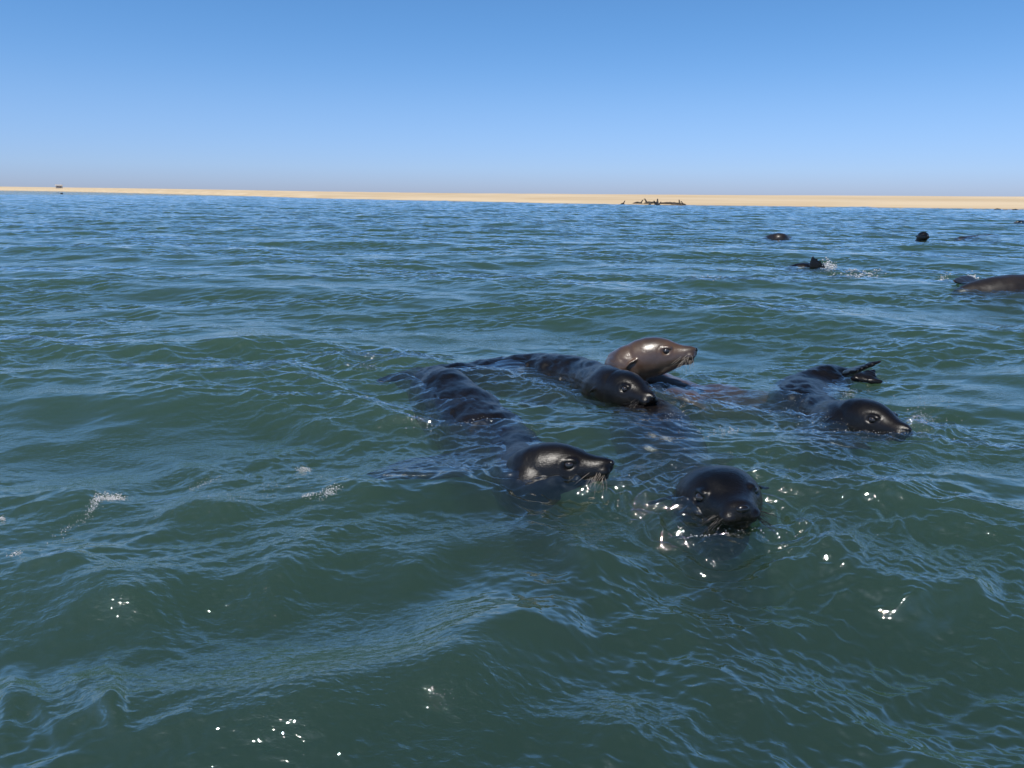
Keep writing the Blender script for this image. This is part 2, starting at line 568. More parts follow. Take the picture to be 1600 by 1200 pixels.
def sculpt_head(me, Minv, scale):
    """grooves in the fused skin: mouth, nostrils, eye sockets"""
    n = len(me.vertices)
    co = np.empty(n * 3, dtype=np.float32); me.vertices.foreach_get("co", co); co = co.reshape(-1, 3).astype(float)
    no = np.empty(n * 3, dtype=np.float32); me.vertices.foreach_get("normal", no); no = no.reshape(-1, 3)
    A = np.array(Minv)
    p = co @ A[:3, :3].T + A[:3, 3]
    d = np.zeros(n)
    inhead = (p[:, 0] > 0.3)
    ml = -0.105 - 0.10 * (0.95 - p[:, 0]) - 0.05 * np.clip(0.75 - p[:, 0], 0, 1)
    d -= 0.013 * np.exp(-((p[:, 2] - ml) / 0.010) ** 2) * smooth(0.52, 0.62, p[:, 0]) * inhead
    for s in (-1, 1):
        q = np.sqrt(((p[:, 0] - EYE[0]) / 1.15) ** 2 + (p[:, 1] - s * EYE[1]) ** 2 + (p[:, 2] - EYE[2]) ** 2)
        d -= 0.045 * np.exp(-(q / 0.045) ** 2)
        d -= 0.003 * np.exp(-((q - 0.115) / 0.020) ** 2)
        u = (p[:, 1] - s * 0.024); w = (p[:, 2] - 0.015)
        nz = np.sqrt((u * 0.7 - s * w * 0.7) ** 2 / 0.010 ** 2 + (u * 0.7 + s * w * 0.7) ** 2 / 0.020 ** 2)
        d -= 0.020 * np.exp(-nz ** 2) * (p[:, 0] > 0.95)
    d -= 0.008 * np.exp(-(p[:, 1] / 0.006) ** 2) * (p[:, 0] > 0.93) * (p[:, 2] < -0.02)
    co = co + no * (d * scale)[:, None]
    me.vertices.foreach_set("co", co.astype(np.float32).ravel())
    me.update()


def ruffle(me, Minv, seed, amount=1.0):
    """wet pelt: clumps and folds on the back, water running off it, the head left smooth"""
    n = len(me.vertices)
    co = np.empty(n * 3, dtype=np.float32); me.vertices.foreach_get("co", co); co = co.reshape(-1, 3).astype(float)
    no = np.empty(n * 3, dtype=np.float32); me.vertices.foreach_get("normal", no); no = no.reshape(-1, 3)
    w = np.ones(n)
    if Minv is not None:
        A = np.array(Minv)
        p = co @ A[:3, :3].T + A[:3, 3]
        q = np.sqrt((p[:, 0] - .45) ** 2 + p[:, 1] ** 2 + p[:, 2] ** 2)
        w = .10 + .90 * smooth(.55, 1.0, q)
    x, y, z = co[:, 0] + seed, co[:, 1], co[:, 2]
    T1 = T_RIP.sample(x * 1.0 + z * 1.3, y * .55 + z * .9, (0,))[0]
    T2 = T_CHOP2.sample(x * 1.4 + z, y * 1.1 - z, (0,))[0]
    T3 = T_CAP.sample(x + z, y * .35 + z, (0,))[0]
    wl = 1 + 1.2 * np.exp(-((z - .0) / .035) ** 2)
    d = amount * w * (.0022 * wl * T1 + .0030 * T2 + .0005 * T3)
    co = co + no * d[:, None]
    me.vertices.foreach_set("co", co.astype(np.float32).ravel())
    me.update()


def fur_material(name, base, base2, rough=0.30, coat=0.5, streak=1.0, spec=.5):
    m, t, b = new_mat(name)
    N, L = t.nodes, t.links
    tc = N.new("ShaderNodeTexCoord")
    n1 = N.new("ShaderNodeTexNoise"); n1.inputs["Scale"].default_value = 7; n1.inputs["Detail"].default_value = 5
    mix = N.new("ShaderNodeMix"); mix.data_type = 'RGBA'
    L.new(tc.outputs["Object"], n1.inputs["Vector"])
    rp = N.new("ShaderNodeMapRange"); rp.inputs[1].default_value = 0.35; rp.inputs[2].default_value = 0.65
    L.new(n1.outputs["Fac"], rp.inputs[0]); L.new(rp.outputs[0], mix.inputs[0])
    mix.inputs[6].default_value = (*base, 1); mix.inputs[7].default_value = (*base2, 1)
    L.new(mix.outputs[2], b.inputs["Base Color"])
    b.inputs["Roughness"].default_value = rough
    b.inputs["Specular IOR Level"].default_value = spec
    b.inputs["Coat Weight"].default_value = coat
    b.inputs["Coat Roughness"].default_value = 0.24
    b.inputs["Coat IOR"].default_value = 1.65
    # wet fur: fine clumped hairs along the body, drops
    mp = N.new("ShaderNodeMapping"); mp.inputs["Scale"].default_value = (210, 210, 520)
    L.new(tc.outputs["Object"], mp.inputs["Vector"])
    n2 = N.new("ShaderNodeTexNoise"); n2.inputs["Scale"].default_value = 1.0; n2.inputs["Detail"].default_value = 4
    L.new(mp.outputs[0], n2.inputs["Vector"])
    n3 = N.new("ShaderNodeTexNoise"); n3.inputs["Scale"].default_value = 26; n3.inputs["Detail"].default_value = 3
    n3.inputs["Distortion"].default_value = 0.6
    L.new(tc.outputs["Object"], n3.inputs["Vector"])
    b1 = N.new("ShaderNodeBump"); b1.inputs["Strength"].default_value = 0.35 * streak; b1.inputs["Distance"].default_value = 0.002
    L.new(n2.outputs["Fac"], b1.inputs["Height"])
    b2 = N.new("ShaderNodeBump"); b2.inputs["Strength"].default_value = 0.13 * streak; b2.inputs["Distance"].default_value = 0.012
    L.new(n3.outputs["Fac"], b2.inputs["Height"]); L.new(b1.outputs[0], b2.inputs["Normal"])
    L.new(b2.outputs[0], b.inputs["Normal"])
    L.new(b1.outputs[0], b.inputs["Coat Normal"])
    rr = N.new("ShaderNodeMapRange"); rr.inputs[3].default_value = rough * 0.7; rr.inputs[4].default_value = rough * 1.5
    L.new(n3.outputs["Fac"], rr.inputs[0]); L.new(rr.outputs[0], b.inputs["Roughness"])
    return m


def plain_material(name, col, rough, coat=0.0, metallic=0.0, noise=0.0, scale=20):
    m, t, b = new_mat(name)
    N, L = t.nodes, t.links
    tc = N.new("ShaderNodeTexCoord"); n1 = N.new("ShaderNodeTexNoise"); n1.inputs["Scale"].default_value = scale
    L.new(tc.outputs["Object"], n1.inputs["Vector"])
    mix = N.new("ShaderNodeMix"); mix.data_type = 'RGBA'
    mix.inputs[6].default_value = (*[c * (1 - noise) for c in col], 1)
    mix.inputs[7].default_value = (*[min(1, c * (1 + noise)) for c in col], 1)
    L.new(n1.outputs["Fac"], mix.inputs[0]); L.new(mix.outputs[2], b.inputs["Base Color"])
    b.inputs["Roughness"].default_value = rough
    b.inputs["Coat Weight"].default_value = coat
    return m


M_BLACK = fur_material("wet_black_fur", (0.002, 0.002, 0.0025), (0.006, 0.0045, 0.0045), rough=0.34, coat=0.30, spec=.28, streak=1.3)
M_BROWN = fur_material("wet_brown_fur", (0.100, 0.056, 0.032), (0.045, 0.029, 0.021), rough=0.36, coat=0.8)
M_UMBER = fur_material("wet_umber_fur", (0.018, 0.013, 0.011), (0.010, 0.008, 0.008), rough=0.42, coat=0.2)
M_EYE = plain_material("eye", (0.030, 0.026, 0.028), 0.10, coat=1.0, noise=0.3, scale=60)
M_NOSE = plain_material("nose_skin", (0.010, 0.009, 0.010), 0.22, coat=0.6, noise=0.2, scale=90)
M_WHISK = plain_material("whisker", (0.30, 0.26, 0.22), 0.35, noise=0.2)
M_WHISK_D = plain_material("dark_whisker", (0.03, 0.026, 0.024), 0.3, noise=0.2)


def head_matrix(nose, toward, pitch, roll, scale, shape=(1, 1, 1)):
    """toward: degrees turned from facing right to facing the camera"""
    a, p = R(toward), R(pitch)
    f = Vector((math.cos(p) * math.cos(a), -math.cos(p) * math.sin(a), math.sin(p)))
    left = Vector((0, 0, 1)).cross(f).normalized()
    up = f.cross(left)
    rot = Matrix((f, left, up)).transposed().to_4x4()
    M = rot @ Matrix.Rotation(R(roll), 4, 'X') @ Matrix.Diagonal((*[scale * q for q in shape], 1))
    return Matrix.Translation(Vector(nose) - (M.to_3x3() @ Vector((1.0, 0, 0.02)))) @ M


def head_pt(M, x, y=0, z=0):
    return M @ Vector((x, y, z))


def relocate(me, off):
    co = np.empty(len(me.vertices) * 3, dtype=np.float32); me.vertices.foreach_get("co", co)
    co = co.reshape(-1, 3) - np.array(off, dtype=np.float32)
    me.vertices.foreach_set("co", co.ravel()); me.update()


def make_seal(name, label, group, mat, head=None, hs=0.26, spine=(), flippers=(), extra=None, voxel=0.004, whisk=None, seed=1, ears=True,
              ear_drop=0.10, iters=6, eo=0.0):
    """head: a head matrix; spine and flippers: world rows x, y, z, half width, half thickness"""
    g = Geo()
    if head is not None:
        g = head_geo(ears, ear_drop, eo)
        g.transform(head)
    if len(spine):
        g.tube(spine, seg=40, n=16 * len(spine))
    for fl in flippers:
        g.tube(fl["pts"], seg=20, up=fl.get("up", (0, 0, 1)), n=36)
    if extra: extra(g)
    me = fuse(g, voxel, iters, "seal_body")
    ruffle(me, head.inverted() if head is not None else None, seed, 1.0 if voxel < .01 else .35)
    if head is not None:
        sculpt_head(me, head.inverted(), hs)
    if len(spine): base = Vector(spine[len(spine) // 2][:3])
    else: base = Vector(np.concatenate(g.v).mean(0))
    root = bpy.data.objects.new(name, None); COL.objects.link(root)
    root.location = base; root.empty_display_size = 0.1
    tag(root, label, "seal", group)
    relocate(me, base)
    add("body", me, mat, root)
    if head is not None:
        for s in (-1, 1):
            e = Geo(); e.ball((EYE[0], s * (EYE[1] - 0.034), EYE[2]), (0.056, 0.052, 0.050), seg=14); e.transform(head)
            m2 = e.mesh("eye"); relocate(m2, base); add("eye", m2, M_EYE, root)
        e = Geo(); e.ball((0.990, 0, 0.026), (0.034, 0.048, 0.040), seg=14); e.transform(head)
        m2 = e.mesh("nose"); relocate(m2, base); add("nose", m2, M_NOSE, root)
        if whisk is not None:
            rng = random.Random(seed)
            for s in (-1, 1):
                e = Geo()
                for k in range(20):
                    u, v = rng.random(), rng.random()
                    p0 = Vector((0.78 + 0.16 * u, s * (0.140 - 0.035 * u), -0.02 - 0.09 * v))
                    Ln = rng.uniform(0.14, 0.32)
                    d = Vector((rng.uniform(-0.8, 0.25), s * rng.uniform(0.45, 0.9), -0.30 - 0.6 * v)).normalized()
                    p1 = p0 + d * Ln * 0.5
                    p2 = p0 + d * Ln * 0.9 + Vector((-0.05, 0, -0.05)) * Ln * 2
                    e.tube([(*p0, .0028, .0028), (*p1, .0022, .0022), (*p2, .0010, .0010)], seg=4, n=7, up=(0.3, 0.1, 0.9))
                e.transform(head)
                m2 = e.mesh("whiskers"); relocate(m2, base); add("whiskers", m2, whisk, root)
    return root


def g3(px, py, z=0.0):
    p = ground(px, py, z)
    return (p.x, p.y, z)


GRP = "fur seals swimming together near the camera"


def sp(px, py, z, w, h=None):
    """a spine row: the point seen at a pixel when it lies z above the mean water"""
    p = ground(px, py, z)
    z = z + (float(water_z(p.x, p.y)[0]) * .9 if py > 440 else 0)
    return (p.x, p.y, z, w, h if h is not None else w)


def from_head(M, x, z, w, h):
    p = head_pt(M, x, 0, z)
    return (p.x, p.y, p.z, w, h)


def water_at(px, py):
    p = ground(px, py)
    return p

SEALS = []


def near_seals():
    # in front, on the left: profile to the right
    Y = ground(880, 765).y
    n = atdist(957, 724, Y - 0.03)
    H = head_matrix(n, 20, 9, 0, 0.255, (1, 1, .90))
    make_seal("fur_seal", "dark seal with pale whiskers and pale ringed eye, in profile, its back humped behind", GRP,
              M_BLACK, H, 0.255,
              [from_head(H, 0.20, -0.10, .080, .085), from_head(H, -0.12, -0.28, .090, .090), sp(800, 733, -.124, .13, .12), sp(759, 700, -.120, .17, .135),
               sp(717, 658, -.095, .165, .145), sp(688, 625, -.075, .14, .13), sp(662, 602, -.085, .10, .085), sp(625, 595, -.10, .05, .04)],
              [{"pts": [sp(760, 715, -.09, .07, .03), sp(700, 735, -.045, .10, .018), sp(630, 742, -.035, .075, .012), sp(570, 748, -.05, .02, .008)]}],
              whisk=M_WHISK, seed=3)
    a, b = ground(815, 742), ground(935, 765)
    disturb((a.x, a.y), (b.x, b.y), 0.10, 0.075, 0.0070, 0.18, bow=(n.x + 0.02, n.y - .05, 0.10, 0.008))
    CHURN.append((ground(700, 660).x, ground(700, 660).y, 0.35, 1.2))
    # centre: long back out of the water
    Y = ground(965, 640).y
    n = atdist(1021, 621, Y - 0.08)
    H = head_matrix(n, 62, 1, 0, 0.272, (.97, 1, .90))
    make_seal("fur_seal", "dark seal with smooth shoulders out of the water, directly in front of the brown head", GRP,
              M_BLACK, H, 0.272,
              [from_head(H, 0.20, -0.06, .082, .080), from_head(H, -0.15, -0.07, .095, .092), sp(915, 594, -.015, .118, .105), sp(880, 588, -.045, .15, .12),
               sp(838, 586, -.080, .17, .12), sp(780, 586, -.072, .16, .10), sp(720, 591, -.050, .12, .07), sp(665, 597, -.040, .07, .04)],
              [{"pts": [sp(700, 594, -.07, .05, .02), sp(650, 595, -.035, .07, .014), sp(590, 602, -.02, .03, .008)]},
               {"pts": [sp(880, 605, -.10, .06, .03), sp(850, 628, -.10, .07, .015), sp(815, 640, -.12, .03, .008)]}],
              whisk=M_WHISK_D, seed=4)
    a, b = ground(880, 600), ground(1000, 635)
    disturb((a.x, a.y), (b.x, b.y), 0.11, 0.085, 0.0075, 0.18)
    # behind it: brown head held up
    Y = ground(1000, 606).y
    n = atdist(1088, 547, Y - 0.02)
    H = head_matrix(n, 20, 10, 0, 0.275)
    make_seal("fur_seal", "brown seal holding its shiny head high above the water behind a darker seal", GRP,
              M_BROWN, H, 0.275,
              [from_head(H, 0.15, -0.05, .085, .090), from_head(H, -0.25, -0.22, .095, .105), sp(985, 606, -.05, .11, .11), sp(1030, 618, -.09, .14, .12),
               sp(1090, 628, -.10, .15, .10), sp(1150, 632, -.12, .13, .10), sp(1210, 628, -.14, .09, .07), sp(1250, 622, -.16, .04, .03)],
              [{"pts": [sp(1045, 612, -.03, .05, .03), sp(1085, 622, -.012, .06, .02), sp(1110, 640, -.05, .03, .01)]}],
              whisk=M_WHISK, seed=5)
    a, b = ground(975, 600), ground(1010, 604)
    disturb((a.x, a.y), (b.x, b.y), 0.10, 0.08, 0.006, 0.16)
    CHURN.append((ground(1080, 625).x, ground(1080, 625).y, 0.35, 1.0))
    # on the right: head to the right, body going away, hind flippers in the air
    Y = ground(1355, 688).y
    n = atdist(1421, 672, Y - 0.03)
    H = head_matrix(n, 68, 2, 0, 0.262, (1, 1.02, .90))
    hp = sp(1335, 580, .0, .05, .03)

    def hind(g):
        def fan(b, tip, n, w, up):
            b = Vector(b); tip = Vector(tip)
            d = tip - b
            side = d.cross(Vector(up)).normalized()
            g.tube([(*b, w * 0.6, .022), (*(b + d * .45), w * .95, .014), (*(b + d * .72), w * 1.1, .008)], seg=16, n=20, up=up)
            for k in range(n):
                s = (k / (n - 1) - .5) * 2
                t = b + d * (1.0 - 0.10 * (1 - abs(s)) - 0.04 * (k % 2)) + side * s * w * 1.15
                m = b + d * .5 + side * s * w * .75
                g.tube([(*m, .014, .012), (*((m + t) / 2), .013, .009), (*t, .006, .005)], seg=10, n=12, up=up)
        b = ground(1325, 578, .03)
        t1 = atdist(1360, 571, b.y - .16)
        fan((b.x, b.y, .015), t1, 5, .060, (0.0, -0.66, 0.75))
        b2 = ground(1330, 590, -.02)
        t2 = ground(1374, 588, -.012)
        fan(b2, t2, 5, .045, (0, -0.3, 1))

    make_seal("fur_seal", "dark seal with its back awash and hind flippers sticking up behind its head", GRP,
              M_BLACK, H, 0.262,
              [from_head(H, 0.20, -0.10, .080, .082), from_head(H, -0.15, -0.22, .10, .095), sp(1280, 652, -.095, .125, .11), sp(1252, 634, -.100, .165, .13),
               sp(1262, 606, -.095, .165, .12), sp(1292, 588, -.065, .13, .10), sp(1318, 578, -.035, .07, .06), sp(1334, 574, -.02, .03, .03)],
              [{"pts": [sp(1262, 655, -.09, .06, .03), sp(1290, 685, -.045, .10, .018), sp(1325, 700, -.035, .08, .012), sp(1352, 706, -.06, .03, .008)]},
               {"pts": [sp(1240, 628, -.08, .06, .03), sp(1205, 640, -.09, .07, .015), sp(1180, 650, -.12, .03, .008)]}],
              extra=hind, whisk=M_WHISK_D, seed=6)
    a, b = ground(1310, 670), ground(1395, 684)
    disturb((a.x, a.y), (b.x, b.y), 0.10, 0.075, 0.0075, 0.18, bow=(n.x + .06, n.y, 0.10, 0.012))
    for q in ((1440, 665, .22, 1.8), (1300, 640, .25, 1.5), (1355, 585, .25, 1.2)):
        p = ground(q[0], q[1]); CHURN.append((p.x, p.y, q[2], q[3]))
    # nearest: facing the camera
    Y = ground(1120, 832).y
    n = atdist(1161, 797, Y - 0.06)
    H = head_matrix(n, 88, 11, 7, 0.315, (.86, 1.14, .86))
    make_seal("fur_seal", "black seal nearest the camera, round wet head facing the viewer, both eyes showing", GRP,
              M_BLACK, H, 0.30,
              [from_head(H, 0.20, -0.16, .080, .080), from_head(H, -0.02, -0.40, .09, .09), sp(1068, 762, -.14, .12, .10), sp(1038, 728, -.125, .16, .12),
               sp(1022, 692, -.105, .17, .12), sp(1005, 662, -.095, .14, .10), sp(1000, 638, -.2, .07, .06)],
              [{"pts": [sp(1010, 745, -.14, .06, .03), sp(975, 765, -.15, .075, .016), sp(950, 775, -.2, .03, .008)]},
               {"pts": [sp(1075, 735, -.14, .06, .03), sp(1110, 722, -.15, .07, .016), sp(1140, 715, -.2, .03, .008)]}],
              whisk=M_WHISK_D, seed=7, ear_drop=0.03, eo=0.055)
    a, b = ground(1085, 800), ground(1140, 825)
    disturb((a.x, a.y), (b.x, b.y), 0.11, 0.07, 0.0085, 0.24, bow=(n.x, n.y - .03, 0.09, 0.006))
    p = ground(1160, 835); CHURN.append((p.x, p.y, .12, 1.5))


near_seals()


# ------------------------------------------------------------------ seals farther off
def far_seals():
    G2 = "fur seals farther off in the water"
    # large back at the right edge, flipper behind it
    make_seal("fur_seal", "large smooth dark brown back arching out of the water at the edge, with a flipper", G2, M_UMBER, None, 0,
              [sp(1488, 468, -.10, .02, .02), sp(1500, 464, -.06, .08, .06), sp(1530, 462, -.05, .17, .13), sp(1570, 462, -.05, .22, .185), sp(1620, 466, -.08, .23, .20),
               sp(1680, 475, -.16, .20, .18), sp(1740, 485, -.22, .13, .12)],
              [{"pts": [sp(1530, 448, -.03, .07, .035), sp(1514, 441, .03, .06, .024), sp(1502, 439, .06, .055, .022), sp(1490, 440, .07, .022, .012)], "up": (0.2, -.5, .8)}], voxel=0.012)
    # flippers in the air

    def up_flippers(g):
        b = ground(1266, 421, -.03)
        for k in range(5):
            t = atdist(1271 + k * 3.3, 399 + k * 2.2 + (k % 2) * 2, b.y)
            m = (Vector((b.x + .012 * k, b.y, .02)) + t) / 2
            g.tube([(b.x + .016 * k, b.y, -.03, .03, .02), (m.x, m.y, m.z, .022, .012), (t.x, t.y, t.z, .009, .007)], seg=10, n=14, up=(0, -1, .2))
        b2 = ground(1281, 421, -.03)
        for k in range(3):
            t = atdist(1283 + k * 4.0, 410 + k * 3.0, b2.y)
            g.tube([(b2.x + .015 * k, b2.y, -.03, .03, .02), (t.x, t.y, t.z, .014, .01)], seg=10, n=12, up=(0, -1, .2))
    make_seal("fur_seal", "seal under water with only its black flippers sticking up beside a white splash", G2, M_BLACK, None, 0,
              [sp(1225, 423, -.14, .03, .03), sp(1243, 422, -.09, .12, .08), sp(1262, 421, -.08, .13, .09), sp(1285, 420, -.12, .10, .07), sp(1305, 420, -.2, .05, .04)],
              [], extra=up_flippers, voxel=0.010)
    # low brown back
    make_seal("fur_seal", "low brown seal back floating alone far off, well left of the distant upright head", G2, M_UMBER, None, 0,
              [sp(1190, 375, -.10, .03, .03), sp(1200, 374, -.03, .10, .085), sp(1212, 374, -.01, .14, .125), sp(1222, 374, -.01, .14, .12), sp(1233, 375, -.07, .09, .07), sp(1242, 376, -.14, .03, .03)],
              [], voxel=0.014)
    # upright head
    Y = ground(1446, 377).y
    n = atdist(1450, 369, Y - .15)
    H = head_matrix(n, 95, 2, 0, 0.30)
    make_seal("fur_seal", "distant seal with only its upright dark head above the water, facing the camera", G2, M_BLACK, H, 0.30,
              [from_head(H, 0.2, -.08, .085, .085), from_head(H, -.05, -.4, .11, .11), (head_pt(H, .1, 0, -1.0).x, head_pt(H, .1, 0, 0).y + .06, head_pt(H, .1, 0, -1.0).z, .14, .14), (head_pt(H, .1, 0, -1.0).x, head_pt(H, .1, 0, 0).y + .3, -.35, .14, .14)], [], voxel=0.008, iters=3)
    # body awash to the right of it
    make_seal("fur_seal", "seal body just breaking the surface right of the distant upright head", G2, M_UMBER, None, 0,
              [sp(1488, 378, -.12, .05, .04), sp(1502, 377, -.075, .12, .10), sp(1530, 375, -.10, .16, .12), sp(1552, 374, -.085, .14, .11), sp(1580, 375, -.14, .06, .05)],
              [], voxel=0.016)
    # tiny ones
    Y = ground(1590, 349).y
    n = atdist(1584, 347.6, Y)
    H = head_matrix(n, 178, 0, 0, 0.26)
    make_seal("fur_seal", "tiny dark seal at the right edge, farthest swimmer before the sand bank", G2, M_BLACK, H, 0.26,
              [from_head(H, 0.2, -.05, .09, .09), from_head(H, -.2, -.2, .12, .11), sp(1597, 349, -.04, .15, .12), sp(1606, 349, -.06, .12, .11)], [], voxel=0.015, iters=3)
    make_seal("fur_seal", "tiny dark seal back in the far water beneath the hut", G2, M_BLACK, None, 0,
              [sp(93, 303.2, -.2, .1, .1), sp(94.5, 303.2, -.05, .15, .15), sp(97, 303.2, .0, .28, .28), sp(98.3, 303.2, -.1, .2, .2)], [], voxel=0.05, iters=2)
    for q in ((1300, 425, .5, 1.2), (1345, 428, .4, 1.2), (1520, 445, .4, 1.2), (1520, 376, .8, 1.0), (1105, 440, .5, 1.0), (590, 570, .28, 1.2)):
        p = ground(q[0], q[1]); CHURN.append((p.x, p.y, q[2], q[3]))
    for (x0, x1, y, w, lam, am) in ((1515, 1600, 466, .18, .22, .010), (1198, 1236, 375, .13, .3, .010), (1262, 1290, 421, .10, .25, .012), (1438, 1454, 377, .12, .3, .010)):
        a, b = ground(x0, y), ground(x1, y)
        disturb((a.x, a.y), (b.x, b.y), w, lam, am, .3)
    # swells of the moving seals: low mounds
    for (px, py, r, h) in ((170, 640, .26, .045), (575, 565, .14, .04), (665, 572, .13, .04), (1100, 445, .35, .05), (820, 562, .16, .03), (350, 600, .3, .03)):
        p = ground(px, py)
        LOCAL.append(lambda x, y, rr, cx=p.x, cy=p.y, r=r, h=h: h * np.exp(-(((x - cx) / (1.8 * r)) ** 2 + ((y - cy) / (0.75 * r)) ** 2)))


far_seals()

# ------------------------------------------------------------------ the sand spit, its seals and the hut
SHORE = [(-900, .9), (-300, .95), (0, 1.0), (95, 1.7), (200, 3.3), (360, 6.2), (500, 9.6), (700, 12.0), (900, 14.6), (1030, 15.4), (1300, 16.0), (1600, 17.6), (2100, 19.5), (2900, 21)]
CREST = [(-900, 3.6), (-300, 3.8), (0, 3.9), (95, 3.7), (200, 3.4), (360, 2.6), (500, 1.4), (700, .7), (900, .8), (1030, 1.0), (1300, 1.8), (1600, 2.4), (2100, 3.0), (2900, 3)]


def horizon(px):
    return 303.5 + (px - 800) * math.tan(ROLL)


def shore_px(px):
    return horizon(px) + float(np.interp(px, [q[0] for q in SHORE], [q[1] for q in SHORE]))


def build_sand():
    pxs = np.concatenate([np.linspace(-900, 0, 30)[:-1], np.linspace(0, 1600, 420), np.linspace(1600, 2900, 60)[1:]])
    ts = [(-.06, 0), (0, 0), (.012, 1), (.03, 2)] + [(t, 3) for t in np.linspace(.06, 1, 40)] + [(1.15, 4), (1.5, 4), (2.5, 5), (5, 6)]
    rows = []
    rng = np.random.default_rng(9)
    wob = np.convolve(rng.normal(size=len(pxs) + 30), np.hanning(15) / 7.5, 'same')[15:-15]
    wob2 = np.convolve(rng.normal(size=len(pxs) + 100), np.hanning(61) / 30, 'same')[50:-50]
    V = []
    for i, px in enumerate(pxs):
        s = ground(px, shore_px(px) + .10 * wob[i] * (1 if px > 150 else .3))
        d = math.hypot(s.x, s.y)
        u = Vector((s.x / d, s.y / d))
        dc = d * 1.32 + 12
        up = float(np.interp(px, [q[0] for q in CREST], [q[1] for q in CREST]))
        # height of the crest from its angle above the horizon
        zc = max(.5, CAM_H + up / FPX * dc + .02 * wob2[i])
        col = []
        for t, k in ts:
            dist = d + t * (dc - d)
            if t <= 0: z = .25 * t / .06 - .02
            elif t <= 1:
                terrace = .50 * smooth(0, .30, t) + .18 * smooth(.30, .62, t) + .32 * smooth(.62, 1.0, t)
                z = zc * float(terrace) * .999 + .03 * t
                z += .010 * math.sin(dist * .9 + px * .013) * t
            elif k == 4: z = zc * 1.0 - .1 * (t - 1)
            elif k == 5: z = zc * .8
            else: z = -1.5
            col.append((u.x * dist, u.y * dist, z))
        V.append(col)
    V = np.array(V)
    n, m = V.shape[:2]
    idx = np.arange(n * m).reshape(n, m)
    Q = np.stack([idx[:-1, :-1], idx[1:, :-1], idx[1:, 1:], idx[:-1, 1:]], -1).reshape(-1, 4)
    return fast_mesh("sand", V.reshape(-1, 3), Q), V


def sand_material():
    m, t, b = new_mat("beach_sand")
    N, L = t.nodes, t.links
    geo = N.new("ShaderNodeNewGeometry"); sep = N.new("ShaderNodeSeparateXYZ"); L.new(geo.outputs["Position"], sep.inputs[0])
    mp = N.new("ShaderNodeMapping"); mp.inputs["Scale"].default_value = (.03, .12, 3.0)
    L.new(geo.outputs["Position"], mp.inputs["Vector"])
    n1 = N.new("ShaderNodeTexNoise"); n1.inputs["Scale"].default_value = 1.0; n1.inputs["Detail"].default_value = 6
    L.new(mp.outputs[0], n1.inputs["Vector"])
    mix = N.new("ShaderNodeMix"); mix.data_type = 'RGBA'
    rp = N.new("ShaderNodeMapRange"); rp.inputs[1].default_value = .35; rp.inputs[2].default_value = .65
    L.new(n1.outputs["Fac"], rp.inputs[0]); L.new(rp.outputs[0], mix.inputs[0])
    mix.inputs[6].default_value = (.54, .42, .27, 1); mix.inputs[7].default_value = (.64, .52, .36, 1)
    # wet edge
    wet = N.new("ShaderNodeMapRange"); wet.inputs[1].default_value = .03; wet.inputs[2].default_value = .075
    ad = N.new("ShaderNodeMath"); ad.operation = 'MULTIPLY_ADD'; ad.inputs[1].default_value = .04
    L.new(n1.outputs["Fac"], ad.inputs[0]); L.new(sep.outputs["Z"], ad.inputs[2]); L.new(ad.outputs[0], wet.inputs[0])
    m2 = N.new("ShaderNodeMix"); m2.data_type = 'RGBA'
    m2.inputs[6].default_value = (.16, .14, .12, 1); L.new(wet.outputs[0], m2.inputs[0]); L.new(mix.outputs[2], m2.inputs[7])
    L.new(m2.outputs[2], b.inputs["Base Color"])
    b.inputs["Roughness"].default_value = .9
    b.inputs["Specular IOR Level"].default_value = .2
    n2 = N.new("ShaderNodeTexNoise"); n2.inputs["Scale"].default_value = 1.3; n2.inputs["Detail"].default_value = 5
    L.new(geo.outputs["Position"], n2.inputs["Vector"])
    bp = N.new("ShaderNodeBump"); bp.inputs["Strength"].default_value = .5; bp.inputs["Distance"].default_value = .08
    L.new(n2.outputs["Fac"], bp.inputs["Height"]); L.new(bp.outputs[0], b.inputs["Normal"])
    return m


sand_me, SV = build_sand()
beach = add("beach", sand_me, sand_material())
tag(beach, kind="structure")
bpy.context.view_layer.update()
from mathutils.bvhtree import BVHTree
SAND_BVH = BVHTree.FromPolygons([tuple(v) for v in SV.reshape(-1, 3)], [tuple(p.vertices) for p in sand_me.polygons])


def on_sand(px, py):
    """where the ray through a pixel meets the sand"""
    h = SAND_BVH.ray_cast(Vector((0, 0, CAM_H)), ray(px, py))[0]
    return h if h is not None else ground(px, py)


M_BEACH = plain_material("dry_fur", (.062, .052, .042), .75, noise=.35, scale=5)
M_BEACH_WET = plain_material("damp_fur", (.018, .016, .016), .5, noise=.3, scale=5)


